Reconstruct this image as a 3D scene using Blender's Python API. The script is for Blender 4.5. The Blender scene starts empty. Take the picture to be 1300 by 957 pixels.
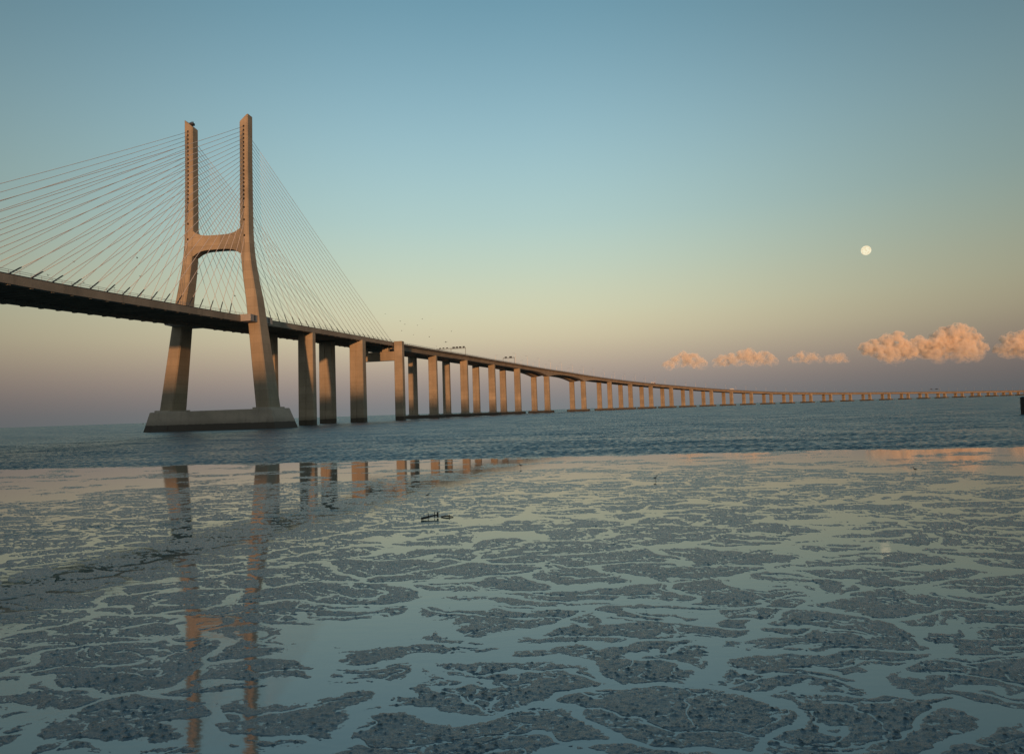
import bpy, math, random
import numpy as np
from mathutils import Vector, Matrix, noise as mn
random.seed(7)
R = math.radians
scene = bpy.context.scene
COL = scene.collection

# ------------------------------------------------------------------ camera
FPX, CH, PIT, ROL = 840.714, 4.0158, .05993, .033
PPY = 471.0
cr, sr, cp, sp = math.cos(ROL), math.sin(ROL), math.cos(PIT), math.sin(PIT)
RX = Vector((cr, sr*sp, -sr*cp)); UP = Vector((sr, -cr*sp, cr*cp)); FW = Vector((0, cp, sp))
cam = bpy.data.cameras.new('camera'); camo = bpy.data.objects.new('camera', cam); COL.objects.link(camo)
M = Matrix((RX, UP, -FW)).transposed().to_4x4(); M.translation = Vector((0, 0, CH)); camo.matrix_world = M
cam.sensor_width = 36; cam.lens = FPX/1300*36; cam.shift_y = -(478.5-PPY)/1300
cam.clip_start = .1; cam.clip_end = 120000
scene.camera = camo

def ray(X, Y):                       # direction in the world of a point seen in the photograph
    return (FW + RX*((X-650)/FPX) + UP*((PPY-Y)/FPX))
def at_depth(X, Y, d):
    return Vector((0, 0, CH)) + ray(X, Y)*d
def on_ground(X, Y, z=0.0):
    r = ray(X, Y); return Vector((0, 0, CH)) + r*((z-CH)/r.z)

# ------------------------------------------------------------------ helpers
def link(name, verts, faces, mats, parent=None, origin=None, midx=None, smooth=False, loc=None):
    """one mesh object; verts in world space, stored relative to the root's base"""
    o0 = origin if origin is not None else (ROOT_AT.get(parent.name, Vector()) if parent else (loc if loc is not None else Vector()))
    me = bpy.data.meshes.new(name)
    me.from_pydata([(v[0]-o0[0], v[1]-o0[1], v[2]-o0[2]) for v in verts], [], faces)
    for m in (mats if isinstance(mats, (list, tuple)) else [mats]): me.materials.append(m)
    if midx: me.polygons.foreach_set('material_index', midx)
    if smooth: me.polygons.foreach_set('use_smooth', [True]*len(me.polygons))
    me.update()
    o = bpy.data.objects.new(name, me); COL.objects.link(o)
    if parent: o.parent = parent
    else: o.location = o0
    ROOT_AT[o.name] = Vector(o0)
    return o
ROOT_AT = {}
def tag(o, label=None, cat=None, group=None, kind=None):
    if label: o['label'] = label
    if cat: o['category'] = cat
    if group: o['group'] = group
    if kind: o['kind'] = kind
    return o
def thing(name, loc, label, cat, group=None):
    o = bpy.data.objects.new(name, None); COL.objects.link(o); o.location = loc; o.empty_display_size = 1
    ROOT_AT[o.name] = Vector(loc)
    return tag(o, label, cat, group)
def copy_tree(o, parent=None):
    c = o.copy(); COL.objects.link(c)
    if parent: c.parent = parent
    for ch in list(o.children): copy_tree(ch, c)
    return c

class MB:
    def __init__(s): s.v = []; s.f = []; s.m = []
    def quadbox(s, p, mi=0):         # 8 points: bottom 4 (ccw), top 4
        n = len(s.v); s.v += [tuple(q) for q in p]
        for f in ((3,2,1,0), (4,5,6,7), (0,1,5,4), (1,2,6,5), (2,3,7,6), (3,0,4,7)):
            s.f.append(tuple(n+i for i in f)); s.m.append(mi)
    def box(s, c, ax, ay, az, mi=0): # centre and three half axes
        c = Vector(c); ax = Vector(ax); ay = Vector(ay); az = Vector(az)
        s.quadbox([c-ax-ay-az, c+ax-ay-az, c+ax+ay-az, c-ax+ay-az, c-ax-ay+az, c+ax-ay+az, c+ax+ay+az, c-ax+ay+az], mi)
    def loft(s, rings, mi=0, cap=True):
        n = len(s.v); k = len(rings[0])
        for r in rings: s.v += [tuple(q) for q in r]
        for i in range(len(rings)-1):
            for j in range(k):
                a = n+i*k+j; b = n+i*k+(j+1) % k
                s.f.append((a, b, b+k, a+k)); s.m.append(mi)
        if cap:
            s.f.append(tuple(n+j for j in reversed(range(k)))); s.m.append(mi)
            s.f.append(tuple(n+(len(rings)-1)*k+j for j in range(k))); s.m.append(mi)
    def tube(s, pts, r, k=6, mi=0):
        pts = [Vector(p) for p in pts]; rings = []
        for i, p in enumerate(pts):
            d = (pts[min(i+1, len(pts)-1)]-pts[max(i-1, 0)]).normalized()
            a = d.cross(Vector((0, 0, 1)) if abs(d.z) < .9 else Vector((1, 0, 0))).normalized(); b = d.cross(a)
            rr = r[i] if isinstance(r, (list, tuple)) else r
            rings.append([p+a*(rr*math.cos(t))+b*(rr*math.sin(t)) for t in [2*math.pi*j/k for j in range(k)]])
        s.loft(rings, mi)
    def build(s, name, mats, parent=None, loc=None, smooth=False, origin=None):
        return link(name, s.v, s.f, mats, parent, origin=origin, midx=s.m, smooth=smooth, loc=loc)

# ------------------------------------------------------------------ materials
def newmat(name):
    m = bpy.data.materials.new(name); m.use_nodes = True
    nt = m.node_tree; b = nt.nodes['Principled BSDF']
    return m, nt, b
def N(nt, t, **kw):
    n = nt.nodes.new(t)
    for k, v in kw.items():
        if k in n.inputs: n.inputs[k].default_value = v
        else: setattr(n, k, v)
    return n
def mapr(nt, src, a, b, c=0., d=1., smooth=True):
    n = nt.nodes.new('ShaderNodeMapRange'); n.interpolation_type = 'SMOOTHSTEP' if smooth else 'LINEAR'
    nt.links.new(src, n.inputs['Value'])
    for k, v in zip(('From Min', 'From Max', 'To Min', 'To Max'), (a, b, c, d)): n.inputs[k].default_value = v
    return n.outputs[0]
def mixc(nt, fac, a, b, mode='MIX'):
    n = nt.nodes.new('ShaderNodeMix'); n.data_type = 'RGBA'; n.blend_type = mode
    for s, v in ((n.inputs['Factor'], fac), (n.inputs['A'], a), (n.inputs['B'], b)):
        if isinstance(v, bpy.types.NodeSocket): nt.links.new(v, s)
        else: s.default_value = v if isinstance(v, (int, float)) else (*v, 1)
    return n.outputs['Result']
def math_(nt, op, a, b=0.):
    n = nt.nodes.new('ShaderNodeMath'); n.operation = op
    for i, v in enumerate((a, b)):
        if isinstance(v, bpy.types.NodeSocket): nt.links.new(v, n.inputs[i])
        else: n.inputs[i].default_value = v
    return n.outputs[0]
def noise_(nt, vec, scale, detail=4, rough=.55, scl=None):
    if scl:
        mp = nt.nodes.new('ShaderNodeMapping'); mp.inputs['Scale'].default_value = scl; nt.links.new(vec, mp.inputs['Vector']); vec = mp.outputs[0]
    n = nt.nodes.new('ShaderNodeTexNoise'); n.inputs['Scale'].default_value = scale; n.inputs['Detail'].default_value = detail; n.inputs['Roughness'].default_value = rough
    nt.links.new(vec, n.inputs['Vector']); return n.outputs['Fac']

def concrete(name, base, tide=True, joints=True):
    m, nt, b = newmat(name)
    geo = nt.nodes.new('ShaderNodeNewGeometry'); P = geo.outputs['Position']
    sep = nt.nodes.new('ShaderNodeSeparateXYZ'); nt.links.new(P, sep.inputs[0]); Z = sep.outputs['Z']
    big = noise_(nt, P, .09, 5, .6); streak = noise_(nt, P, .55, 4, .6, (1, 1, .06)); fine = noise_(nt, P, 2.2, 5, .6)
    c = mixc(nt, mapr(nt, big, .3, .7), [x*.8 for x in base], [x*1.15 for x in base])
    c = mixc(nt, mapr(nt, streak, .5, .78, 0, .5), c, [x*.5 for x in base])
    c = mixc(nt, mapr(nt, fine, .35, .8, 0, .35), c, [x*.7 for x in base])
    if joints:                       # pour joints every 4.1 m and shade differences between pours
        zz = math_(nt, 'DIVIDE', Z, 4.1); fr = math_(nt, 'FRACT', zz)
        ln = mapr(nt, fr, .0, .05, 1, 0); c = mixc(nt, math_(nt, 'MULTIPLY', ln, .6), c, [x*.35 for x in base])
        fl = math_(nt, 'FLOOR', zz); wn = nt.nodes.new('ShaderNodeTexWhiteNoise'); wn.noise_dimensions = '1D'; nt.links.new(fl, wn.inputs['W'])
        c = mixc(nt, math_(nt, 'MULTIPLY', wn.outputs['Value'], .45), c, [x*.62 for x in base])
    rough = .85
    if tide:                         # tide line: wet black weed on the lowest metres
        zt = math_(nt, 'ADD', Z, math_(nt, 'MULTIPLY', noise_(nt, P, .7, 3), -.7))
        t = mapr(nt, zt, 2.2, 2.6, 1, 0); c = mixc(nt, t, c, (.009, .008, .006))
        t2 = mapr(nt, zt, 2.4, 5.0, .45, 0); c = mixc(nt, t2, c, [x*.45 for x in base])
    nt.links.new(c, b.inputs['Base Color']); b.inputs['Roughness'].default_value = rough
    bu = N(nt, 'ShaderNodeBump', Strength=.35, Distance=.12); nt.links.new(fine, bu.inputs['Height']); nt.links.new(bu.outputs[0], b.inputs['Normal'])
    return m
CONC = concrete('pier_concrete', (.41, .335, .235))
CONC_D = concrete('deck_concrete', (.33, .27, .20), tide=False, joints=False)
CONC_L = concrete('pale_concrete', (.42, .39, .35), tide=False, joints=False)
CAPC = concrete('cap_concrete', (.45, .385, .30), joints=False)
def plain(name, col, rough=.6, metal=0., var=.3, sc=3.):
    m, nt, b = newmat(name); tc = nt.nodes.new('ShaderNodeTexCoord')
    n = noise_(nt, tc.outputs['Object'], sc, 4)
    nt.links.new(mixc(nt, n, [x*(1-var) for x in col], [x*(1+var) for x in col]), b.inputs['Base Color'])
    b.inputs['Roughness'].default_value = rough; b.inputs['Metallic'].default_value = metal
    return m
DARKM = plain('dark_metal', (.035, .035, .038), .6)
ASPH = plain('asphalt', (.05, .05, .052), .9)
HOLE_SHADE = plain('opening_shade', (.012, .011, .010), .9)
CABLE = plain('pale_cable_sheath', (.72, .64, .58), .5, var=.08)
STEEL = plain('galvanised_steel', (.34, .33, .32), .45, .5)
WOOD = plain('black_wet_timber', (.018, .015, .012), .5)
WOODB = plain('brown_weathered_timber', (.10, .075, .05), .7)
BIRD = plain('grey_feathers', (.06, .055, .05), .8)
BIRDW = plain('pale_feathers', (.45, .44, .42), .8)
LEGM = plain('bird_leg', (.10, .06, .03), .6)
SIGNM = plain('sign_panel', (.03, .035, .045), .5)
WHITEP = plain('white_paint', (.75, .73, .70), .4, var=.06)
RED = plain('red_paint', (.40, .05, .03), .4, var=.1)
GLASS = plain('dark_glass', (.02, .025, .03), .1)
RUBBER = plain('tyre_rubber', (.02, .02, .02), .8)

# ------------------------------------------------------------------ the line of the bridge
TH0, PX0, PY0 = .14015, -129.7035, 293.5975
KN = [-700, -150, 250, 900, 1600, 2300, 3000, 12000]; KV = [0, 0, 5.57285, 6.32979, 4.52526, -.7639, -.2634, 0]
_ss = np.arange(-700., 9000., 5.); _k = np.interp(_ss, KN, KV)*1e-4
_k[_ss > 3050] = 0
_th = np.concatenate([[0], np.cumsum((_k[:-1]+_k[1:])*.5*5)])
i0 = int(700/5); _th = _th-_th[i0]+TH0
_x = np.concatenate([[0], np.cumsum(np.sin((_th[:-1]+_th[1:])/2)*5)]); _y = np.concatenate([[0], np.cumsum(np.cos((_th[:-1]+_th[1:])/2)*5)])
_x = _x-_x[i0]+PX0; _y = _y-_y[i0]+PY0
ZS = [-700, -230, -150, -124.6, -95, -54, -14, 22, 64, 130, 198, 252, 359, 492, 682, 920, 1095, 1266, 1382, 1498, 1731, 1967, 2216, 2571, 3050, 9000]
ZV = [52, 51.5, 43.4, 43.4, 45.1, 46.95, 48.6, 50.5, 52.1, 54.5, 56.2, 57.5, 59.3, 59.2, 55.8, 47.5, 41.6, 34.9, 30.5, 26.9, 22.8, 20.1, 17.2, 14.6, 14, 14]
def zdeck(s):                        # smoothed height of the top of the deck edge
    return float(sum(np.interp(s+d, ZS, ZV)*w for d, w in ((-40, 1), (-20, 2), (0, 3), (20, 2), (40, 1)))/9)
def frame(s):
    t = float(np.interp(s, _ss, _th)); return float(np.interp(s, _ss, _x)), float(np.interp(s, _ss, _y)), t
def bp(s, w, z):                     # point beside the line: s along, w to the right, z up
    x, y, t = frame(s); return Vector((x+w*math.cos(t), y-w*math.sin(t), z))
def axes(s):
    t = frame(s)[2]; return Vector((math.cos(t), -math.sin(t), 0)), Vector((math.sin(t), math.cos(t), 0))

S_P = [62, 129.5, 185]
S_V = [282.1, 360.7, 439.3, 517.9, 615.9, 745.9, 843.9]
while S_V[-1] < 4500: S_V.append(S_V[-1]+78.6)
JOINT = 187.0

bridge = thing('cable_stayed_bridge', bp(0, 0, 0), 'tall concrete cable-stayed bridge with H-shaped pylon and fans of stay cables', 'bridge')
viad = thing('viaduct', bp(JOINT, 0, 0), 'long low concrete viaduct on paired columns curving away over the river to the right horizon', 'viaduct')

# ---------------- pylon
def rrect(s0, w0, w1, hd, z, c=.45, fl=0.0):
    """chamfered rectangle around the line station s0: w0..w1, +-hd along"""
    r, a = axes(s0); o = bp(s0, 0, z)
    if w0 > w1: w0, w1 = w1, w0
    pts = [(w0+c, -hd), (w1-c, -hd), (w1, -hd+c), (w1, hd-c), (w1-c, hd), (w0+c, hd), (w0, hd-c), (w0, -hd+c)]
    return [o+r*p+a*q for p, q in pts]
LZ = [8.2, 30, 50, 57, 63, 68, 73, 78, 83, 88, 100, 121, 137.2]
LO = [26.05, 23.1, 20.45, 19.5, 18.35, 17.45, 16.65, 16.05, 15.65, 15.45, 15.35, 15.3, 15.4]
LI = [19.6, 17.2, 15.05, 14.3, 13.4, 12.7, 12.1, 11.65, 11.4, 11.3, 11.3, 11.35, 11.4]
LD = [5.1, 4.3, 3.6, 3.4, 3.15, 3.0, 2.85, 2.7, 2.55, 2.5, 2.4, 2.3, 2.3]
HOLES = [135.2-1.84*k for k in range(19)] + [98.2, 92.6, 85.5]
# footing: six-sided battered cap with plinths under the legs
def hexring(L, c, hd, z): return [bp(0, w, 0)+axes(0)[1]*q+Vector((0, 0, z)) for w, q in ((-L, 0), (-c, -hd), (c, -hd), (L, 0), (c, hd), (-c, hd))]
mb = MB(); mb.loft([hexring(37.2, 31.5, 9.4, -3), hexring(36.3, 30.6, 9.0, 0.), hexring(32.6, 28.3, 8.0, 8.2), hexring(32.3, 28.0, 7.7, 8.5)])
r0, a0 = axes(0)
for sg in (-1, 1):
    mb.loft([rrect(0, sg*19.0, sg*27.0, 9.7, -1, .3), rrect(0, sg*19.3, sg*26.6, 7.4, 9.2, .3)])
    for k in range(4): pass
footing = mb.build('footing', CAPC, bridge)
tag(footing, 'battered concrete pylon footing with black weed along the waterline')
for sg in (-1, 1):
    mb = MB(); rings = []
    for z, o, i, d in zip(LZ, LO, LI, LD): rings.append(rrect(0, sg*i, sg*o, d, z))
    top = rrect(0, sg*11.4, sg*15.4, 2.3, 137.2)
    rr = []
    for p in top:                    # slanted head: rises to the outer side
        w = (p-bp(0, 0, 0)).dot(r0)*sg; rr.append(p+Vector((0, 0, .1+3.6*(w-11.4)/4)))
    rings.append(rr)
    if sg < 0: pass
    mb.loft(rings)
    for z in HOLES:                  # cable openings on both faces: dark plates painting the shade inside
        d = float(np.interp(z, LZ, LD)); wc = (float(np.interp(z, LZ, LO))+float(np.interp(z, LZ, LI)))/2+.15
        for q in (-1, 1):
            mb.box(bp(0, sg*wc, z)+a0*(q*d), r0*.33, a0*.05, Vector((0, 0, .46)), 1)
    # formwork ribs along the outer edge of the shaft
    leg = mb.build('leg', [CONC, HOLE_SHADE], footing)
    if sg < 0:
        g = MB(); c = bp(0, -13.0, 139.0)
        g.box(c+Vector((0, 0, .5)), r0*.9, a0*.8, Vector((0, 0, .5)))
        for q in (-.7, 0, .7): g.tube([c+r0*q+Vector((0, 0, .9)), c+r0*q+Vector((0, 0, 2.0-abs(q)*.5))], .09)
        g.tube([c-r0*.8+Vector((0, 0, 1.6)), c+r0*.8+Vector((0, 0, 1.5))], .07)
        g.build('warning_light', DARKM, footing)
mb = MB(); rings = []
for k in range(25):
    w = -12.2+24.4*k/24; u = min(1, abs(w)/11.4)
    zt = 86.7+2.6*u**4; zb = 80.2-2.6*u**4; h = 2.15
    rings.append([bp(0, w, zb)-a0*h, bp(0, w, zb)+a0*h, bp(0, w, zt)+a0*h, bp(0, w, zt)-a0*h])
mb.loft(rings); mb.build('crossbeam', CONC, footing)

# ---------------- swept sections
def sweep(s_list, prof, name, mats, parent, midx=None, closed=True):
    """prof(s) -> list of (w, dz) ; swept along the line"""
    V = []; F = []; Mi = []
    for s in s_list:
        z = zdeck(s); V += [bp(s, w, z+dz) for w, dz in prof(s)]
    k = len(prof(s_list[0]))
    for i in range(len(s_list)-1):
        for j in range(k if closed else k-1):
            a = i*k+j; b = i*k+(j+1) % k
            F.append((a, b, b+k, a+k)); Mi.append(0 if midx is None else midx[j])
    if closed:
        F.append(tuple(range(k-1, -1, -1))); F.append(tuple((len(s_list)-1)*k+j for j in range(k))); Mi += [0, 0]
    return V, F, Mi
def srange(a, b, st):
    n = max(1, int(round((b-a)/st))); return [a+(b-a)*i/n for i in range(n+1)]

# ---------------- main deck: slab between two edge girders, cross beams below
ms = srange(-420, JOINT-.15, 6)
V, F, Mi = sweep(ms, lambda s: [(-15.5, -.32), (-15.5, -2.75), (-13.2, -2.75), (-12.9, -.8), (12.9, -.8), (13.2, -2.75), (15.5, -2.75), (15.5, -.32)], '', None, None)
mb = MB(); mb.v = V; mb.f = F; mb.m = Mi
s = -416.
while s < JOINT-3:
    r, a = axes(s); z = zdeck(s)
    mb.box(bp(s, 0, z-1.35), r*13.0, a*.22, Vector((0, 0, .56)))
    s += 4.4
sk_main = [-(16.2+7.03*k) for k in range(17)]+[-134.6, -140.2, -145.6, -151., -156.]
sk_side = [19.5+7.82*k for k in range(22)]
for s in sk_main+sk_side:            # anchor blocks below the girders
    r, a = axes(s); z = zdeck(s)
    for sg in (-1, 1):
        mb.box(bp(s, sg*14.5, z-2.85), r*.7, a*.45, Vector((0, 0, .22)))
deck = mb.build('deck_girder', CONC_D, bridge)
V, F, Mi = sweep(ms, lambda s: [(-12.4, -.32), (12.4, -.32), (12.4, -.22), (-12.4, -.22)], '', None, None)
link('road_surface', V, F, ASPH, deck)
def railing(s0, s1, w, parent, h=1.15, st=3.5):
    mb = MB(); ss = srange(s0, s1, st)
    for dz in (h, h*.55): mb.tube([bp(s, w, zdeck(s)+dz-.1) for s in ss], .05, 4)
    for s in ss: mb.tube([bp(s, w, zdeck(s)-.3), bp(s, w, zdeck(s)+h-.1)], .05, 4)
    return mb.build('railing', STEEL, parent)
for sg in (-1, 1):
    railing(-420, JOINT-.5, sg*15.2, deck)
    V, F, Mi = sweep(ms, lambda s: [(sg*15.1-.22, -.33), (sg*15.1+.22, -.33), (sg*15.1+.22, 0.02), (sg*15.1-.22, 0.02)] , '', None, None)
    link('kerb', V, F, DARKM, deck)
# guide blocks round the legs
for sg in (-1, 1):
    for q in (-1, 1):
        mb = MB(); z = zdeck(q*6.5)
        c = bp(0, sg*17.2, z-1.35)+a0*(q*6.6)
        mb.box(c, r0*2.9, a0*2.8, Vector((0, 0, 1.45)))
        mb.box(c+r0*(sg*2.96)+a0*(-q*.4), r0*.06, a0*.45, Vector((0, 0, 1.2)), 1)
        mb.build('guide_block', [CONC_L, DARKM], bridge)

# ---------------- stay cables
def cable(sa, w, k, sgn):
    zt = HOLES[k]-(2.5 if sgn > 0 else 0)
    d = float(np.interp(zt, LZ, LD)); wt = ((float(np.interp(zt, LZ, LO))+float(np.interp(zt, LZ, LI)))/2+.15)*(1 if w > 0 else -1)
    A = bp(0, wt, zt)+a0*(sgn*(d-.3)); B = bp(sa, w, zdeck(sa)-.3)
    L = (B-A).length; pts = []
    for i in range(9):
        t = i/8; p = A.lerp(B, t); p.z -= 4*t*(1-t)*L*.0045; pts.append(p)
    mb = MB(); mb.tube(pts, .09, 6); c = mb.build('stay_cable', CABLE, bridge, smooth=True)
    u = (A-B).normalized(); mb = MB(); mb.tube([B, B+u*5.0, B+u*5.01, B+u*5.4], [.19, .19, .14, .13], 6)
    mb.build('guide_pipe', DARKM, c)
for w in (-14.4, 14.4):
    for k in range(22):
        cable(sk_main[21-k], w, k, -1); cable(sk_side[21-k], w, k, 1)

# ---------------- piers
def column(s, w, hw, hd, zt, zb=-2, parent=None, groove=True, taper=.05, mat=None):
    r, a = axes(s); rings = []
    for z, k in ((zb, 1+taper), (zt*.5, 1+taper*.45), (zt, 1.0)):
        o = bp(s, w, z); h = hw*k; d = hd*k; c = .35; g = .55; gd = .28 if groove else 0
        pts = [(-h+c, -d), (-g, -d), (-g*.7, -d+gd), (g*.7, -d+gd), (g, -d), (h-c, -d), (h, -d+c), (h, d-c), (h-c, d), (g, d), (g*.7, d-gd), (-g*.7, d-gd), (-g, d), (-h+c, d), (-h, d-c), (-h, -d+c)]
        rings.append([o+r*p+a*q for p, q in pts])
    mb = MB(); mb.loft(rings); return mb
for (s, wa, wb, hw, hd) in ((62, 11.3, -10.4, 4.15, 2.0), (129.5, 11.9, -8.9, 4.4, 2.7)):
    for w in (wa, wb):
        column(s, w, hw, hd, zdeck(s)-2.6).build('column', CONC, bridge)
# joint pier: columns outside the deck with a beam below it
s = S_P[2]; r, a = axes(s)
mb = MB(); mb.box(bp(s, 2.9, 45.9), r*13.2, a*2.1, Vector((0, 0, 3.2)))
for w in (-7.5, 9): mb.box(bp(s, w, 50.9), r*2.4, a*1.5, Vector((0, 0, 1.9)))
pb = mb.build('crossbeam', CONC, bridge)
for sg in (-1, 1):
    column(s, 19.0 if sg > 0 else -13.2, 3.05, 2.3, zdeck(s)+(.35 if sg > 0 else -2.8), groove=False, taper=.04).build('column', CONC, pb)

# ---------------- viaduct deck
def depth(s):
    d = 4.6
    for c in (S_V[4], S_V[5]):
        u = max(0, 1-abs(s-c)/52.); d = max(d, 4.6+4.4*u*u)
    return d
vs = srange(JOINT+.15, 1100, 5)+srange(1100, 4500, 14)[1:]
VP = None
def boxprof(s):
    D = depth(s)
    return [(-15.5, -.45), (-15.5, -1.1), (-13.3, -1.5), (-12.5, -D), (-5.6, -D), (-4.2, -1.5), (-1.2, -1.15), (1.2, -1.15), (4.2, -1.5), (5.6, -D), (12.5, -D), (13.3, -1.5), (15.5, -1.1), (15.5, -.45)]
V, F, Mi = sweep(vs, boxprof, '', None, None)
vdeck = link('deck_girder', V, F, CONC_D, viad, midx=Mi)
V, F, Mi = sweep(vs, lambda s: [(-14.6, -.45), (14.6, -.45), (14.6, -.36), (-14.6, -.36)], '', None, None)
link('road_surface', V, F, ASPH, vdeck)
for sg in (-1, 1):
    V, F, Mi = sweep(vs, lambda s: [(sg*15.2-.2, -.46), (sg*15.2+.2, -.46), (sg*15.2+.12, .05), (sg*15.2-.12, .05)], '', None, None)
    link('kerb', V, F, DARKM, vdeck)
    mb = MB(); ss = srange(JOINT+1, 1400, 4)
    for dz in (.55, .95): mb.tube([bp(s, sg*15.2, zdeck(s)+dz) for s in ss], .07, 4)
    for s in ss: mb.tube([bp(s, sg*15.2, zdeck(s)), bp(s, sg*15.2, zdeck(s)+.95)], .05, 4)
    ss = srange(1400, 4500, 12)
    for dz in (.55, .95): mb.tube([bp(s, sg*15.2, zdeck(s)+dz) for s in ss], .07, 4)
    mb.build('railing', STEEL, vdeck)
for i, s in enumerate(S_V):
    r, a = axes(s); mb = MB(); hx = 17.4; hy = 6.0
    def ring(k, z): return [bp(s, 0, z)+r*p*k+a*q*k for p, q in ((-hx, -hy+2.2), (-hx+2.2, -hy), (hx-2.2, -hy), (hx, -hy+2.2), (hx, hy-2.2), (hx-2.2, hy), (-hx+2.2, hy), (-hx, hy-2.2))]
    mb.loft([ring(1, -3), ring(1, 2.7), ring(.985, 2.95)])
    for w in (-9.4, 9.4): mb.box(bp(s, w, 3.2), r*4.3, a*2.6, Vector((0, 0, .35)))
    cap = mb.build('pile_cap', CAPC, viad)
    for w in (-9.4, 9.4):
        column(s, w, 3.6, 1.75, zdeck(s)-depth(s)+.05, 2.9, taper=.04).build('column', CONC, cap)

# ---------------- lamp posts, gantries, traffic on the viaduct
def lamp_post(s, sg):
    g = 'lamp posts along the viaduct'
    o = thing('lamp_post', bp(s, sg*14.9, zdeck(s)-.36), 'slim grey lamp post standing on the edge of the curving viaduct', 'lamp post', g)
    r, a = axes(s); b = ROOT_AT[o.name]
    mb = MB(); mb.tube([b, b+Vector((0, 0, 12))], [.16, .10], 5); mb.build('pole', STEEL, o)
    mb = MB(); t = b+Vector((0, 0, 12)); mb.tube([t, t+Vector((0, 0, .5))-r*(sg*.8), t+Vector((0, 0, .6))-r*(sg*2.0)], .07, 5); mb.build('arm', STEEL, o)
    mb = MB(); mb.box(t+Vector((0, 0, .58))-r*(sg*2.5), r*.55, a*.2, Vector((0, 0, .1))); mb.build('lamp_head', STEEL, o)
s = 500.
while s < 2700:
    lamp_post(s, 1); lamp_post(s+10, -1); s += 39.3
def gantry(s, w0, w1, posts, signs, label, hgt=7.6):
    o = thing('sign_gantry', bp(s, (w0+w1)/2, zdeck(s)-.36), label, 'sign gantry', 'sign gantries over the viaduct')
    r, a = axes(s); z = zdeck(s)-.36
    for w in posts:
        mb = MB(); mb.box(bp(s, w, z+hgt/2), r*.16, a*.22, Vector((0, 0, hgt/2))); mb.build('post', STEEL, o)
    mb = MB()
    for dz in (0, -.9):
        for da in (-.4, .4): mb.tube([bp(s, w0, z+hgt+dz)+a*da, bp(s, w1, z+hgt+dz)+a*da], .1, 4)
    n = int(abs(w1-w0)/1.5)
    for i in range(n):
        wa = w0+(w1-w0)*i/n; wb = w0+(w1-w0)*(i+1)/n
        mb.tube([bp(s, wa, z+hgt)-a*.4, bp(s, wb, z+hgt-.9)-a*.4], .06, 4)
    mb.build('truss', STEEL, o)
    for w, hw, hh in signs:
        mb = MB(); mb.box(bp(s, w, z+hgt+.35), r*hw, a*.12, Vector((0, 0, hh))); mb.box(bp(s, w, z+hgt+.35+hh)-a*.3, r*hw, a*.25, Vector((0, 0, .06)))
        mb.build('sign_panel', SIGNM, o)
gantry(352, -14.8, 14.8, (-14.8, -.2, 14.8), [(-11.5, .9, .5), (-8, .9, .5), (-4.2, .9, .5), (2.6, 1.2, .75), (6, 1.2, .75), (9.4, 1.2, .75), (13, 1.0, .75)], 'long sign gantry with a row of dark panels, nearest the pylon on the viaduct deck')
gantry(497, .5, 14.8, (.5, 14.8), [(4, 1.4, .8), (10, 1.6, .9)], 'short sign gantry half-way down the sloping viaduct deck, right of the long one')
gantry(2150, -14.8, 14.8, (-14.8, 14.8), [(-8, 3, .9), (7, 3.4, 1)], 'tiny far sign gantry on the low stretch of viaduct near the right horizon')
def truck(s, w, L, label, body, cabc):
    o = thing('truck', bp(s, w, zdeck(s)-.36), label, 'truck', 'trucks on the viaduct')
    r, a = axes(s); b = ROOT_AT[o.name]
    mb = MB(); mb.loft([[b+r*x+a*y+Vector((0, 0, z)) for x, y in ((-1.25, -L/2), (1.25, -L/2), (1.25, L/2-2.6), (-1.25, L/2-2.6))] for z in (1.1, 3.8)]); mb.build('cargo_box', body, o)
    mb = MB(); mb.loft([[b+r*x+a*y+Vector((0, 0, z)) for x, y in ((-1.2, L/2-2.3), (1.2, L/2-2.3), (1.2, L/2-k), (-1.2, L/2-k))] for z, k in ((.6, 0), (1.8, .05), (3.1, .5))]); cb = mb.build('cab', cabc, o)
    mb = MB(); mb.box(b+a*(L/2-.22)+Vector((0, 0, 2.4)), r*1.0, a*.12, Vector((0, 0, .4))); mb.build('windscreen', GLASS, cb)
    for y in (-L/2+1, -L/2+2.2, L/2-1.2):
        for x in (-1.1, 1.1):
            mb = MB(); c = b+r*x+a*y+Vector((0, 0, .5)); mb.tube([c-r*.15, c+r*.15], .5, 12); mb.build('wheel', RUBBER, o)
truck(1318, 10, 14, 'white box lorry catching the sunset light on the viaduct, the farther of two', WHITEP, WHITEP)
truck(1010, 10, 12, 'white box lorry with red cab on the sloping part of the viaduct', WHITEP, RED)

# ------------------------------------------------------------------ numpy noise
rs = np.random.RandomState(5); PERM = rs.permutation(4096)
def hsh(i, j, k=0): return PERM[(PERM[(PERM[(i+k*131) & 4095]+j) & 4095]+k*17) & 4095]
def pnoise(x, y, k=0):
    xi = np.floor(x).astype(np.int64); yi = np.floor(y).astype(np.int64); xf = x-xi; yf = y-yi
    u = xf*xf*xf*(xf*(xf*6-15)+10); v = yf*yf*yf*(yf*(yf*6-15)+10)
    def g(a, b, fx, fy):
        t = hsh(a, b, k)*(2*np.pi/4096); return np.cos(t)*fx+np.sin(t)*fy
    n00 = g(xi, yi, xf, yf); n10 = g(xi+1, yi, xf-1, yf); n01 = g(xi, yi+1, xf, yf-1); n11 = g(xi+1, yi+1, xf-1, yf-1)
    return (n00*(1-u)+n10*u)*(1-v)+(n01*(1-u)+n11*u)*v*1.0
def fbm(x, y, o=3, k=0, g=.5):
    t = 0; a = 1
    for i in range(o): t = t+a*pnoise(x*2**i, y*2**i, k+i); a *= g
    return t
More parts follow.
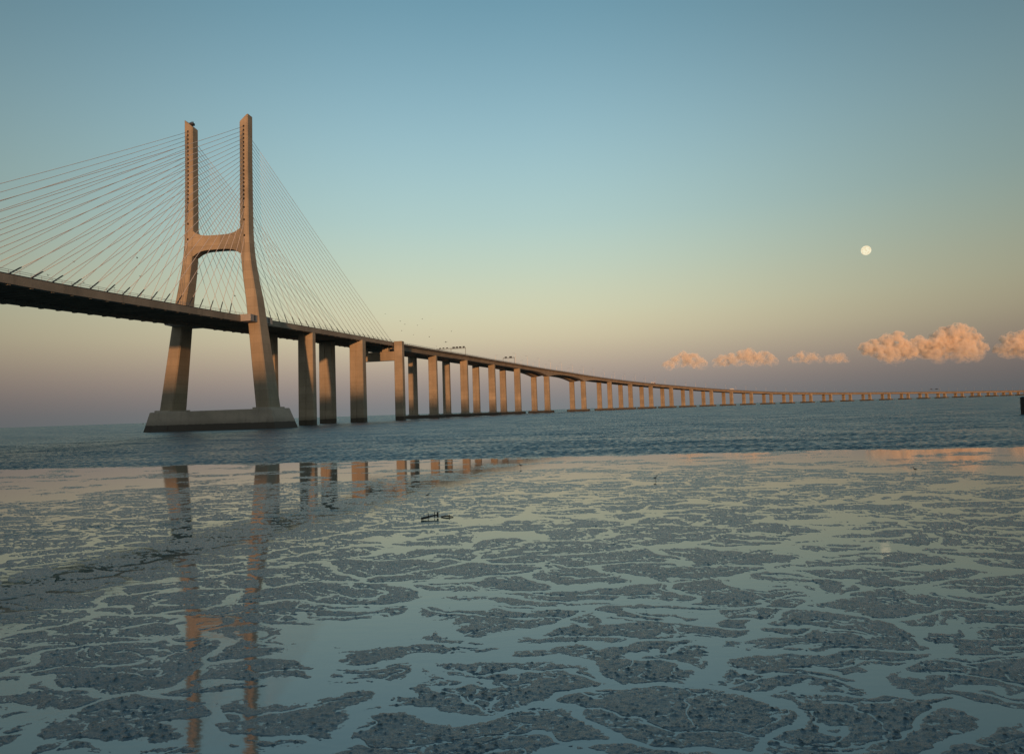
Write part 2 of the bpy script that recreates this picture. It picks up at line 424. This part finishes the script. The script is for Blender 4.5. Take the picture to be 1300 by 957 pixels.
def voro(x, y, k=0):                 # distance to the nearest cell border
    xi = np.floor(x).astype(np.int64); yi = np.floor(y).astype(np.int64)
    f1 = np.full(x.shape, 9.); f2 = np.full(x.shape, 9.)
    for a in (-1, 0, 1):
        for b in (-1, 0, 1):
            h = hsh(xi+a, yi+b, k); h2 = hsh(xi+a, yi+b, k+3)
            d = np.hypot(xi+a+h/4096.-x, yi+b+h2/4096.-y)
            f2 = np.where(d < f1, f1, np.minimum(f2, d)); f1 = np.minimum(f1, d)
    return f2-f1
def sstep(x, a, b):
    t = np.clip((x-a)/(b-a), 0, 1); return t*t*(3-2*t)

# ------------------------------------------------------------------ mudflat and its film of water
EDX = [-400, -120, -49.6, -23.5, -.2, 22.5, 38.8, 90, 400]; EDY = [88, 74, 64.1, 60.5, 57.3, 54.4, 51.2, 44, 10]
def shore(x):
    return np.interp(x, EDX, EDY)+.9*pnoise(x/7., x*0+.3, 40)+.35*pnoise(x/1.6, x*0+.7, 41)
FILM = .03
def mudheight(X, Y):
    r = np.hypot(X, Y)
    far = sstep(r, 26, 52); near = 1-sstep(r, 9, 20)
    lf = sstep(-X, 2, 8)*(1-far)
    wx = X+1.1*fbm(X/2.2, Y/1.8, 4, 11); wy = Y+.65*fbm(X/2.2+9, Y/1.8+4, 4, 15)
    va = voro(wx/3.1, wy/1.6, 21)
    c1 = np.abs(fbm(wx/3.6+.4*wy, wy/1.7, 3, 23, .5)); c2 = np.abs(fbm(wx/1.7+5-.3*wy, wy/.85, 3, 27, .5))
    low = fbm(X/6., Y/3.4, 3, 31)
    wid = .42+1.15*sstep(low-.42*lf+.22*far, -.10, .60)   # channels widen into pools
    p = sstep(va/wid, -.01, .24)*sstep(c1/wid, .0, .10)*sstep(c2/wid, -.02, .065)
    p = p*(1-.85*sstep(low-.35*lf+.80*far, .50, .95))
    lump = fbm(X/.13, Y/.085, 4, 51, .72); fine = fbm(X/.045, Y/.03, 2, 57)
    broad = fbm(X/.8, Y/.45, 3, 61)
    weed = np.clip(fbm(X/.10, Y/.065, 3, 91)+.30*fbm(X/1.4, Y/.9, 2, 95)-.27, 0, 1)
    h = -.0155+p*(.0203+.0012*(1-near)+.006*broad)+(.25+.75*p)*(.0088*lump+.003*fine)+.045*weed*p
    ridge = np.exp(-((Y-(26.5+.35*(X+14)+1.2*pnoise(X/5., X*0, 70)))/.7)**2)*sstep(-X, 4, 9)*(1-sstep(-X, 40, 60))
    h = h+ridge*.12*np.clip(fbm(X/1.3, Y/.4, 3, 71)-.12, 0, 1)
    # rough edge where the flat meets the river
    dE = shore(X)-Y
    rim = np.exp(-(dE/.55)**2)
    h = h+rim*(.03+.12*np.clip(fbm(X/.8, Y/.8, 3, 81), -.1, 1))
    return h+FILM
na = 1350; az = np.radians(np.linspace(-50, 50, na)); rr_ = [4.2]
while rr_[-1] < 100:
    d = rr_[-1]; rr_.append(d+min(max(d*d/3377.*.95, .012), .16 if d < 62 else .35))
rr_ = np.array(rr_); nr = len(rr_)
RR, AA = np.meshgrid(rr_, az, indexing='ij'); X = RR*np.sin(AA); Y = RR*np.cos(AA)
Z = mudheight(X, Y)
dE = shore(X)-Y
Z = np.where(dE < 0, np.maximum(-.4, Z+dE*.25), Z)
Zc = Z
verts = np.stack([X, Y, Zc], -1).reshape(-1, 3).astype(np.float32)
idx = np.arange(nr*na).reshape(nr, na)
q = np.stack([idx[:-1, :-1], idx[:-1, 1:], idx[1:, 1:], idx[1:, :-1]], -1).reshape(-1, 4)
keep = (dE[:-1, :-1] > -1.2).reshape(-1) & ((np.maximum.reduce([Z[:-1, :-1], Z[1:, :-1], Z[:-1, 1:], Z[1:, 1:]]) > FILM-.012).reshape(-1))
q = q[keep][:, ::-1]
used = np.zeros(nr*na, bool); used[q.reshape(-1)] = True; remap = np.cumsum(used)-1
verts = verts[used]; q = remap[q]
me = bpy.data.meshes.new('mudflat'); me.vertices.add(len(verts)); me.vertices.foreach_set('co', verts.reshape(-1))
me.loops.add(q.size); me.loops.foreach_set('vertex_index', q.reshape(-1).astype(np.int32)); me.polygons.add(len(q))
me.polygons.foreach_set('loop_start', (np.arange(len(q))*4).astype(np.int32)); me.polygons.foreach_set('loop_total', np.full(len(q), 4, np.int32))
me.update(calc_edges=True); me.validate(); me.polygons.foreach_set('use_smooth', np.ones(len(me.polygons), bool))
mud = bpy.data.objects.new('mudflat', me); COL.objects.link(mud); tag(mud, kind='structure')
print('mud faces', len(q))
m, nt, b = newmat('wet_mud'); geo = nt.nodes.new('ShaderNodeNewGeometry'); P = geo.outputs['Position']
c = mixc(nt, mapr(nt, noise_(nt, P, 1.3, 4), .35, .65), (.050, .078, .096), (.078, .114, .136))
sp_ = nt.nodes.new('ShaderNodeSeparateXYZ'); nt.links.new(P, sp_.inputs[0])
c = mixc(nt, mapr(nt, noise_(nt, P, 17, 5, .7), .52, .64), c, (.016, .024, .026))
c = mixc(nt, mapr(nt, sp_.outputs['Z'], FILM+.011, FILM+.019), c, (.010, .013, .011))
nt.links.new(c, b.inputs['Base Color'])
nt.links.new(mapr(nt, noise_(nt, P, 9, 3), .3, .7, .2, .38), b.inputs['Roughness']); b.inputs['IOR'].default_value = 1.85
bu = N(nt, 'ShaderNodeBump', Strength=.6, Distance=.02); nt.links.new(noise_(nt, P, 45, 4, .65), bu.inputs['Height']); nt.links.new(bu.outputs[0], b.inputs['Normal'])
me.materials.append(m)

m, nt, b = newmat('film_of_water'); geo = nt.nodes.new('ShaderNodeNewGeometry'); P = geo.outputs['Position']
b.inputs['Base Color'].default_value = (.11, .145, .13, 1); b.inputs['Roughness'].default_value = .045; b.inputs['IOR'].default_value = 2.45
bu = N(nt, 'ShaderNodeBump', Strength=.10, Distance=.02); nt.links.new(noise_(nt, P, 1.6, 3, .6, (1, 2.2, 1)), bu.inputs['Height']); nt.links.new(bu.outputs[0], b.inputs['Normal'])
FILMM = m
ex = np.linspace(-160, 160, 1200); ey = shore(ex)
V = [(x, y, FILM) for x, y in zip(ex, ey)]+[(x, -8, FILM) for x in ex]; n = len(ex)
film = link('tidal_water_film', V, [(i+1, i, i+n, i+1+n) for i in range(n-1)], FILMM); tag(film, kind='structure')

# ------------------------------------------------------------------ river
m, nt, b = newmat('river_water'); geo = nt.nodes.new('ShaderNodeNewGeometry'); P = geo.outputs['Position']
b.inputs['Base Color'].default_value = (.055, .10, .12, 1); b.inputs['Roughness'].default_value = .2; b.inputs['IOR'].default_value = 1.33
def slope(scale, scl, amp):
    mp = nt.nodes.new('ShaderNodeMapping'); mp.inputs['Scale'].default_value = scl; nt.links.new(P, mp.inputs['Vector'])
    n = nt.nodes.new('ShaderNodeTexNoise'); n.inputs['Scale'].default_value = scale; n.inputs['Detail'].default_value = 3; nt.links.new(mp.outputs[0], n.inputs['Vector'])
    v = nt.nodes.new('ShaderNodeVectorMath'); v.operation = 'SUBTRACT'; nt.links.new(n.outputs['Color'], v.inputs[0]); v.inputs[1].default_value = (.5, .5, .5)
    u = nt.nodes.new('ShaderNodeVectorMath'); u.operation = 'MULTIPLY'; nt.links.new(v.outputs[0], u.inputs[0]); u.inputs[1].default_value = (amp, amp, 0)
    return u.outputs[0]
n3 = noise_(nt, P, .010, 4, .6, (.35, 1.8, 1))
s1 = slope(1.9, (1, 1.4, 1), 1.35); s2 = slope(.16, (.5, 1.3, 1), .5)
def vadd(a, b_):
    v = nt.nodes.new('ShaderNodeVectorMath'); v.operation = 'ADD'; nt.links.new(a, v.inputs[0])
    if isinstance(b_, tuple): v.inputs[1].default_value = b_
    else: nt.links.new(b_, v.inputs[1])
    return v.outputs[0]
sc = nt.nodes.new('ShaderNodeVectorMath'); sc.operation = 'SCALE'; nt.links.new(vadd(s1, s2), sc.inputs[0]); nt.links.new(mapr(nt, n3, .35, .65, .85, 1.15), sc.inputs['Scale'])
nm = nt.nodes.new('ShaderNodeVectorMath'); nm.operation = 'NORMALIZE'; nt.links.new(vadd(sc.outputs[0], (0, -.225, 1)), nm.inputs[0]); nt.links.new(nm.outputs[0], b.inputs['Normal'])
RIV = m
E_ = 60000
river = link('river_water', [(-E_, -E_, -.06), (E_, -E_, -.06), (E_, E_, -.06), (-E_, E_, -.06)], [(0, 1, 2, 3)], RIV); tag(river, kind='structure')

# ------------------------------------------------------------------ the bank and hills behind the camera: the sun sets over them
HY = -600.; HH = 58.
V = []; F = []; nx, ny = 121, 40
for j in range(ny):
    for i in range(nx):
        x = -3000+6000*i/(nx-1); y = -30-1170*(j/(ny-1))
        u = min(1, max(0, (-y-30)/570.)); h = HH*(u*u*(3-2*u)) if y > HY else HH*(1-.25*(HY-y)/600.)
        h *= 1+.05*math.sin(x/170.)+.04*math.sin(x/61.+2)+.02*mn.noise(Vector((x/40., y/40., 0)))
        V.append((x, y, h*1.0+.3*(j > 0)-(1.5 if j == 0 else 0)))
for j in range(ny-1):
    for i in range(nx-1): a = j*nx+i; F.append((a+1, a, a+nx, a+1+nx))
hills = link('hills', V, F, plain('dry_grass_hill', (.10, .09, .05), .95, sc=.02), smooth=True); tag(hills, kind='structure')

# ------------------------------------------------------------------ small things on the flat
def frame_debris():
    A = on_ground(535, 659, FILM+.03); B = on_ground(556.5, 655.5, FILM+.05)
    o = thing('driftwood_frame', A, 'black broken timber frame with three upright pegs stranded on the wet mud', 'driftwood')
    d = (B-A).normalized(); up = Vector((0, 0, 1))
    mb = MB(); L = (B-A).length
    mb.tube([A+up*.02, A+d*L*.4+up*.05, A+d*L*.8+up*.07, B+up*.07], [.05, .036, .03, .024], 7); mb.build('beam', WOOD, o)
    for t, h, r in ((.40, .20, .015), (.78, .21, .016), (.96, .18, .034)):
        mb = MB(); p = A+d*L*t; mb.tube([p-up*.03, p+up*h*.5+d*.004, p+up*h], [r*1.15, r, r*.85], 6); mb.build('peg', WOOD, o)
    A = on_ground(560, 656.3, FILM); B = on_ground(575.5, 656.3, FILM); d = (B-A); mb = MB()
    mb.tube([A+Vector((0, 0, .02)), A+d*.5+Vector((0, 0, .045)), B+Vector((0, 0, .015))], [.02, .032, .015], 7)
    q = A+d*.66; mb.tube([q, q+Vector((.01, 0, .09))], .02, 5)
    pl = mb.build('branch', WOODB, loc=A); tag(pl, 'short brown branch lying in the water film right of the black frame', 'branch')
frame_debris()
def wader(X, Yp, h, label, mat=BIRD, face=1):
    b = on_ground(X, Yp, FILM); o = thing('wading_bird', b, label, 'bird', 'birds standing on the mudflat'); up = Vector((0, 0, 1)); f = Vector((face, .2, 0)).normalized(); sd = f.cross(up)
    mb = MB()
    mb.tube([b+f*(-.42*h)+up*.50*h, b+f*(-.25*h)+up*.53*h, b+up*.56*h, b+f*.16*h+up*.62*h, b+f*.22*h+up*.74*h, b+f*.22*h+up*.88*h, b+f*.27*h+up*.95*h, b+f*.36*h+up*.94*h, b+f*.60*h+up*.90*h],
            [.012*h, .07*h, .13*h, .10*h, .045*h, .035*h, .055*h, .035*h, .006*h], 8)
    mb.build('body', mat, o, smooth=True)
    for sg in (-1, 1):
        mb = MB(); mb.tube([b+sd*sg*.05*h+up*.48*h, b+sd*sg*.05*h+f*.02*h+up*.22*h, b+sd*sg*.05*h-f*.01*h], .012*h, 5); mb.build('leg', LEGM, o)
wader(832, 610.5, .30, 'dark wading bird alone on the flat, right of the middle, nearest the river edge', BIRD, 1)
wader(1162, 599.5, .30, 'slim dark wading bird on the pink-lit flat at far right', BIRD, -1)
wader(543, 632, .26, 'small dark wading bird standing up the flat from the black timber frame', BIRD, 1)
wader(661, 594, .34, 'dark wading bird at the river edge in the middle of the flat', BIRD, -1)
def gull(p, span, yaw, dih, label, group, mat=BIRD):
    o = thing('flying_bird', p, label, 'bird', group); f = Vector((math.cos(yaw), math.sin(yaw), 0)); sd = Vector((-f.y, f.x, 0)); up = Vector((0, 0, 1))
    mb = MB(); mb.tube([p-f*.24*span, p-f*.1*span, p+f*.08*span, p+f*.2*span, p+f*.27*span], [.02*span, .055*span, .065*span, .04*span, .008*span], 7); mb.build('body', mat, o, smooth=True)
    for sg in (-1, 1):
        mb = MB(); rings = []
        for t, c in ((0.03, .11), (.22, .12), (.5, .03)):
            q = p+sd*(sg*span*t)+up*(span*(dih*min(t, .22)*2-(max(0, t-.22))*.25))-f*(.25*max(0, t-.2)*span)
            rings.append([q+f*c*span+up*0, q+up*.012*span, q-f*c*span, q-up*.008*span])
        mb.loft(rings); mb.build('wing', mat, o)
FL = [(508, 408), (510, 420), (530, 413), (525, 425), (548, 418), (545, 428), (573, 421), (566, 434.5), (514, 412), (554, 440), (489, 399), (536, 405)]
for i, (a, c) in enumerate(FL):
    gull(at_depth(a, c, random.uniform(230, 330)), .95 *.8 if i != 7 else 1.4, random.uniform(0, 6.28), random.uniform(.3, .9), 'small dark gull flying in the flock above the start of the viaduct', 'gulls in a flock above the viaduct')
FC = [(178, 351), (298, 376), (251, 348), (174, 328), (94, 333), (61, 350), (106, 359), (145, 366)]  # last three are gull-shaped stand-ins for lamp heads along the deck
for i, (a, c) in enumerate(FC):
    gull(at_depth(a, c, random.uniform(120, 165)), .75, random.uniform(0, 6.28), random.uniform(.3, .9), 'small dark gull shape among the stay cables left of the pylon', 'gulls among the stay cables')
# mooring post at the right edge of the picture
b = on_ground(1300.5, 525.5); o = thing('mooring_post', b, 'dark timber mooring post standing in the water at the right edge', 'mooring post'); up = Vector((0, 0, 1))
mb = MB(); mb.tube([b-up*1.5, b+up*1.2, b+up*3.2], [.62, .56, .52], 10); mb.build('pile', WOOD, o)
mb = MB(); mb.tube([b+up*3.2, b+up*3.36, b+up*3.5], [.58, .58, .2], 10); mb.build('pile_cap', DARKM, o)
mb = MB()
for z in (1.0, 2.2): mb.tube([b+up*z, b+up*(z+.22)], .64, 10)
mb.build('iron_band', DARKM, o)
# buoy left of the footing
b = on_ground(181.5, 538.6); o = thing('navigation_buoy', b, 'tiny dark navigation buoy far out left of the pylon footing', 'buoy')
mb = MB(); mb.tube([b-up*.5, b+up*.5, b+up*1.1, b+up*1.2], [1.3, 1.5, 1.4, .4], 12); mb.build('float', DARKM, o)
mb = MB()
for t in range(4): mb.tube([b+up*1.1+Vector((math.cos(t*1.57), math.sin(t*1.57), 0))*.8, b+up*4.2+Vector((math.cos(t*1.57), math.sin(t*1.57), 0))*.3], .12, 4)
mb.tube([b+up*2.6, b+up*2.75], .6, 8); mb.build('tower', DARKM, o)
mb = MB(); mb.tube([b+up*4.2, b+up*4.9, b+up*5.2], [.4, .4, .1], 8); mb.build('lantern', DARKM, o)

# ------------------------------------------------------------------ moon
MD = 55000.; mdv = ray(1099.5, 318).normalized(); mc = Vector((0, 0, CH))+mdv*MD; mr = 6.6/FPX*MD/ (1.0)*.78
def ico(sub):
    import bmesh
    bm = bmesh.new(); bmesh.ops.create_icosphere(bm, subdivisions=sub, radius=1)
    v = np.array([tuple(q.co) for q in bm.verts]); f = [tuple(q.index for q in p.verts) for p in bm.faces]; bm.free(); return v, f
v4, f4 = ico(4)
m = bpy.data.materials.new('moon_glow'); m.use_nodes = True; nt = m.node_tree; nt.nodes.clear()
out = nt.nodes.new('ShaderNodeOutputMaterial'); em = nt.nodes.new('ShaderNodeEmission'); nt.links.new(em.outputs[0], out.inputs[0])
tc = nt.nodes.new('ShaderNodeTexCoord'); n = noise_(nt, tc.outputs['Object'], 2.2/mr, 3)
nt.links.new(mixc(nt, mapr(nt, n, .42, .6), (.93, .87, .62), (.84, .70, .46)), em.inputs['Color']); em.inputs['Strength'].default_value = 1.0
moon = link('moon', [tuple(mc[i]+mr*q[i] for i in range(3)) for q in v4], f4, m, loc=mc, smooth=True); tag(moon, 'pale yellow full moon in the blue-green sky at right', 'moon')
moon.visible_shadow = True

# ------------------------------------------------------------------ clouds
m = bpy.data.materials.new('sunset_cloud'); m.use_nodes = True; nt = m.node_tree; nt.nodes.clear()
out = nt.nodes.new('ShaderNodeOutputMaterial'); vol = nt.nodes.new('ShaderNodeVolumePrincipled'); nt.links.new(vol.outputs[0], out.inputs['Volume'])
vol.inputs['Color'].default_value = (1., .91, .80, 1); vol.inputs['Anisotropy'].default_value = -.35
geo = nt.nodes.new('ShaderNodeNewGeometry'); P = geo.outputs['Position']; sep = nt.nodes.new('ShaderNodeSeparateXYZ'); nt.links.new(P, sep.inputs[0])
nz = noise_(nt, P, .011, 4, .6)
zz = math_(nt, 'ADD', sep.outputs['Z'], math_(nt, 'MULTIPLY', math_(nt, 'SUBTRACT', nz, .5), 300.))
dn = math_(nt, 'MULTIPLY', mapr(nt, nz, .42, .62), mapr(nt, zz, 440, 840))
nt.links.new(math_(nt, 'MULTIPLY', dn, .028), vol.inputs['Density'])
m.cycles.volume_step_rate = .12
CLOUD = m
CD = 9500.
v3, f3 = ico(3)
def cloud(bumps, label, seed):
    rnd = random.Random(seed); V = []; F = []
    xs = [b[0] for b in bumps]; base = at_depth(sum(xs)/len(xs), 470, CD)
    puffs = []
    for (x, y, r) in bumps:
        r *= 1.35; puffs.append((x, y, r, rnd.uniform(-1, 1)*r))
        for k in range(24):
            t = rnd.uniform(-.2, math.pi+.2); q = rnd.uniform(.55, 1.0)*r
            puffs.append((x+math.cos(t)*q, y-math.sin(t)*q*.8, r*rnd.uniform(.26, .5), rnd.uniform(-1.2, .6)*r))
    for (x, y, r, dz) in puffs:
        pxm = CD/FPX; c = at_depth(x, y, CD); c = c+Vector((0, dz*pxm, 0)); rad = r*pxm
        n0 = len(V); off = Vector((rnd.random()*50, rnd.random()*50, 0))
        for q in v3:
            qv = Vector(q); d = 1+.20*mn.fractal(qv*1.6+off, .8, 2.1, 4)
            V.append(tuple(c+qv*(rad*d)))
        F += [tuple(n0+i for i in f) for f in f3]
    o = link('cumulus_cloud', V, F, CLOUD, loc=base, smooth=True)
    rm = o.modifiers.new('remesh', 'REMESH'); rm.mode = 'VOXEL'; rm.voxel_size = 12; rm.use_smooth_shade = True
    sm = o.modifiers.new('smooth', 'SMOOTH'); sm.factor = .5; sm.iterations = 6
    tag(o, label, 'cloud', 'sunset clouds along the horizon')
cloud([(848, 465, 5), (858, 460, 6), (868, 457, 7.5), (877, 459, 7), (887, 462, 6), (894, 465, 4)], 'small pink cloud, leftmost of the row above the viaduct', 1)
cloud([(912, 461, 5), (922, 457, 6.5), (934, 457, 7), (947, 454, 8), (958, 458, 6.5), (969, 456, 7), (979, 460, 5)], 'long low pink cloud with three bumps, second from the left in the row', 2)
cloud([(1007, 457, 4), (1018, 454, 6), (1029, 455, 5.5), (1039, 457, 4)], 'small rounded pink cloud, third from the left in the row', 3)
cloud([(1052, 457, 4.5), (1062, 455, 5), (1071, 458, 4)], 'tiny faint pink cloud wisp left of the two big clouds', 4)
cloud([(1103, 443, 7), (1115, 440, 8), (1127, 437, 8.5), (1137, 431, 7), (1140, 440, 7), (1150, 446, 6), (1163, 436, 7), (1160, 446, 8), (1120, 450, 9), (1142, 452, 9)], 'orange lit cloud with a tall right-hand knob below the moon', 5)
cloud([(1182, 442, 9), (1195, 434, 10), (1207, 428, 11), (1218, 430, 10), (1228, 438, 9), (1240, 444, 7), (1190, 450, 10), (1212, 448, 12), (1232, 452, 8), (1172, 450, 6)], 'biggest orange lit cloud with a domed top, right of the moon', 6)
cloud([(1272, 445, 6), (1284, 432, 7), (1280, 444, 9), (1294, 430, 8), (1300, 444, 12), (1316, 436, 12), (1330, 446, 11)], 'orange lit cloud cut off by the right edge', 7)

# ------------------------------------------------------------------ sky, sun
w = bpy.data.worlds.new('World'); scene.world = w; w.use_nodes = True; nt = w.node_tree; nt.nodes.clear()
out = nt.nodes.new('ShaderNodeOutputWorld'); bg = nt.nodes.new('ShaderNodeBackground'); nt.links.new(bg.outputs[0], out.inputs[0])
tc = nt.nodes.new('ShaderNodeTexCoord'); sep = nt.nodes.new('ShaderNodeSeparateXYZ'); nt.links.new(tc.outputs['Generated'], sep.inputs[0])
def lin(c): return [((x/255)/12.92 if x/255 <= .04045 else ((x/255+.055)/1.055)**2.4) for x in c]
el = math_(nt, 'ARCSINE', sep.outputs['Z']); e01 = mapr(nt, el, 0, R(60), 0, 1, smooth=False)
ramp = nt.nodes.new('ShaderNodeValToRGB'); ramp.color_ramp.interpolation = 'B_SPLINE'
SKY = [(0, (121, 126, 129)), (1.2, (134, 130, 130)), (2.8, (162, 148, 139)), (4.4, (186, 170, 150)), (6.2, (206, 195, 164)), (8.5, (210, 208, 176)), (12, (195, 210, 190)), (16, (176, 205, 201)), (22, (154, 191, 201)), (28, (129, 169, 185)), (34, (105, 149, 168)), (60, (86, 130, 155))]
el_ = ramp.color_ramp.elements
for i, (d, c) in enumerate(SKY):
    e = el_[i] if i < 2 else el_.new(d/60.)
    e.position = d/60.; e.color = (*lin(c), 1)
nt.links.new(e01, ramp.inputs[0])
azn = math_(nt, 'ARCTAN2', sep.outputs['X'], sep.outputs['Y'])
azf = mapr(nt, math_(nt, 'ABSOLUTE', math_(nt, 'ADD', azn, R(3))), R(4), R(54), 1.0, .47)
sky = mixc(nt, 1.0, ramp.outputs[0], azf, 'MULTIPLY')
glow = mixc(nt, mapr(nt, sep.outputs['Y'], .1, -1, 0, 1), sky, mixc(nt, mapr(nt, sep.outputs['Z'], 0, .6), (.42, .40, .35), (.29, .33, .36)))
nt.links.new(glow, bg.inputs['Color']); bg.inputs['Strength'].default_value = 1.0
sun = bpy.data.lights.new('sun', 'SUN'); sun.energy = 2.7; sun.angle = R(.9); sun.color = (1.0, .50, .225)
so = bpy.data.objects.new('sun', sun); COL.objects.link(so)
SAZ, SEL = R(178.8), R(2.2)
dsun = Vector((math.sin(SAZ)*math.cos(SEL), math.cos(SAZ)*math.cos(SEL), math.sin(SEL)))
so.rotation_euler = dsun.to_track_quat('Z', 'Y').to_euler()

vs_ = scene.view_settings; vs_.view_transform = 'Standard'; vs_.look = 'None'; vs_.gamma = 1; vs_.exposure = 0
scene.render.resolution_x = 1024; scene.render.resolution_y = 753
scene.cycles.transparent_max_bounces = 48
scene.cycles.volume_bounces = 10
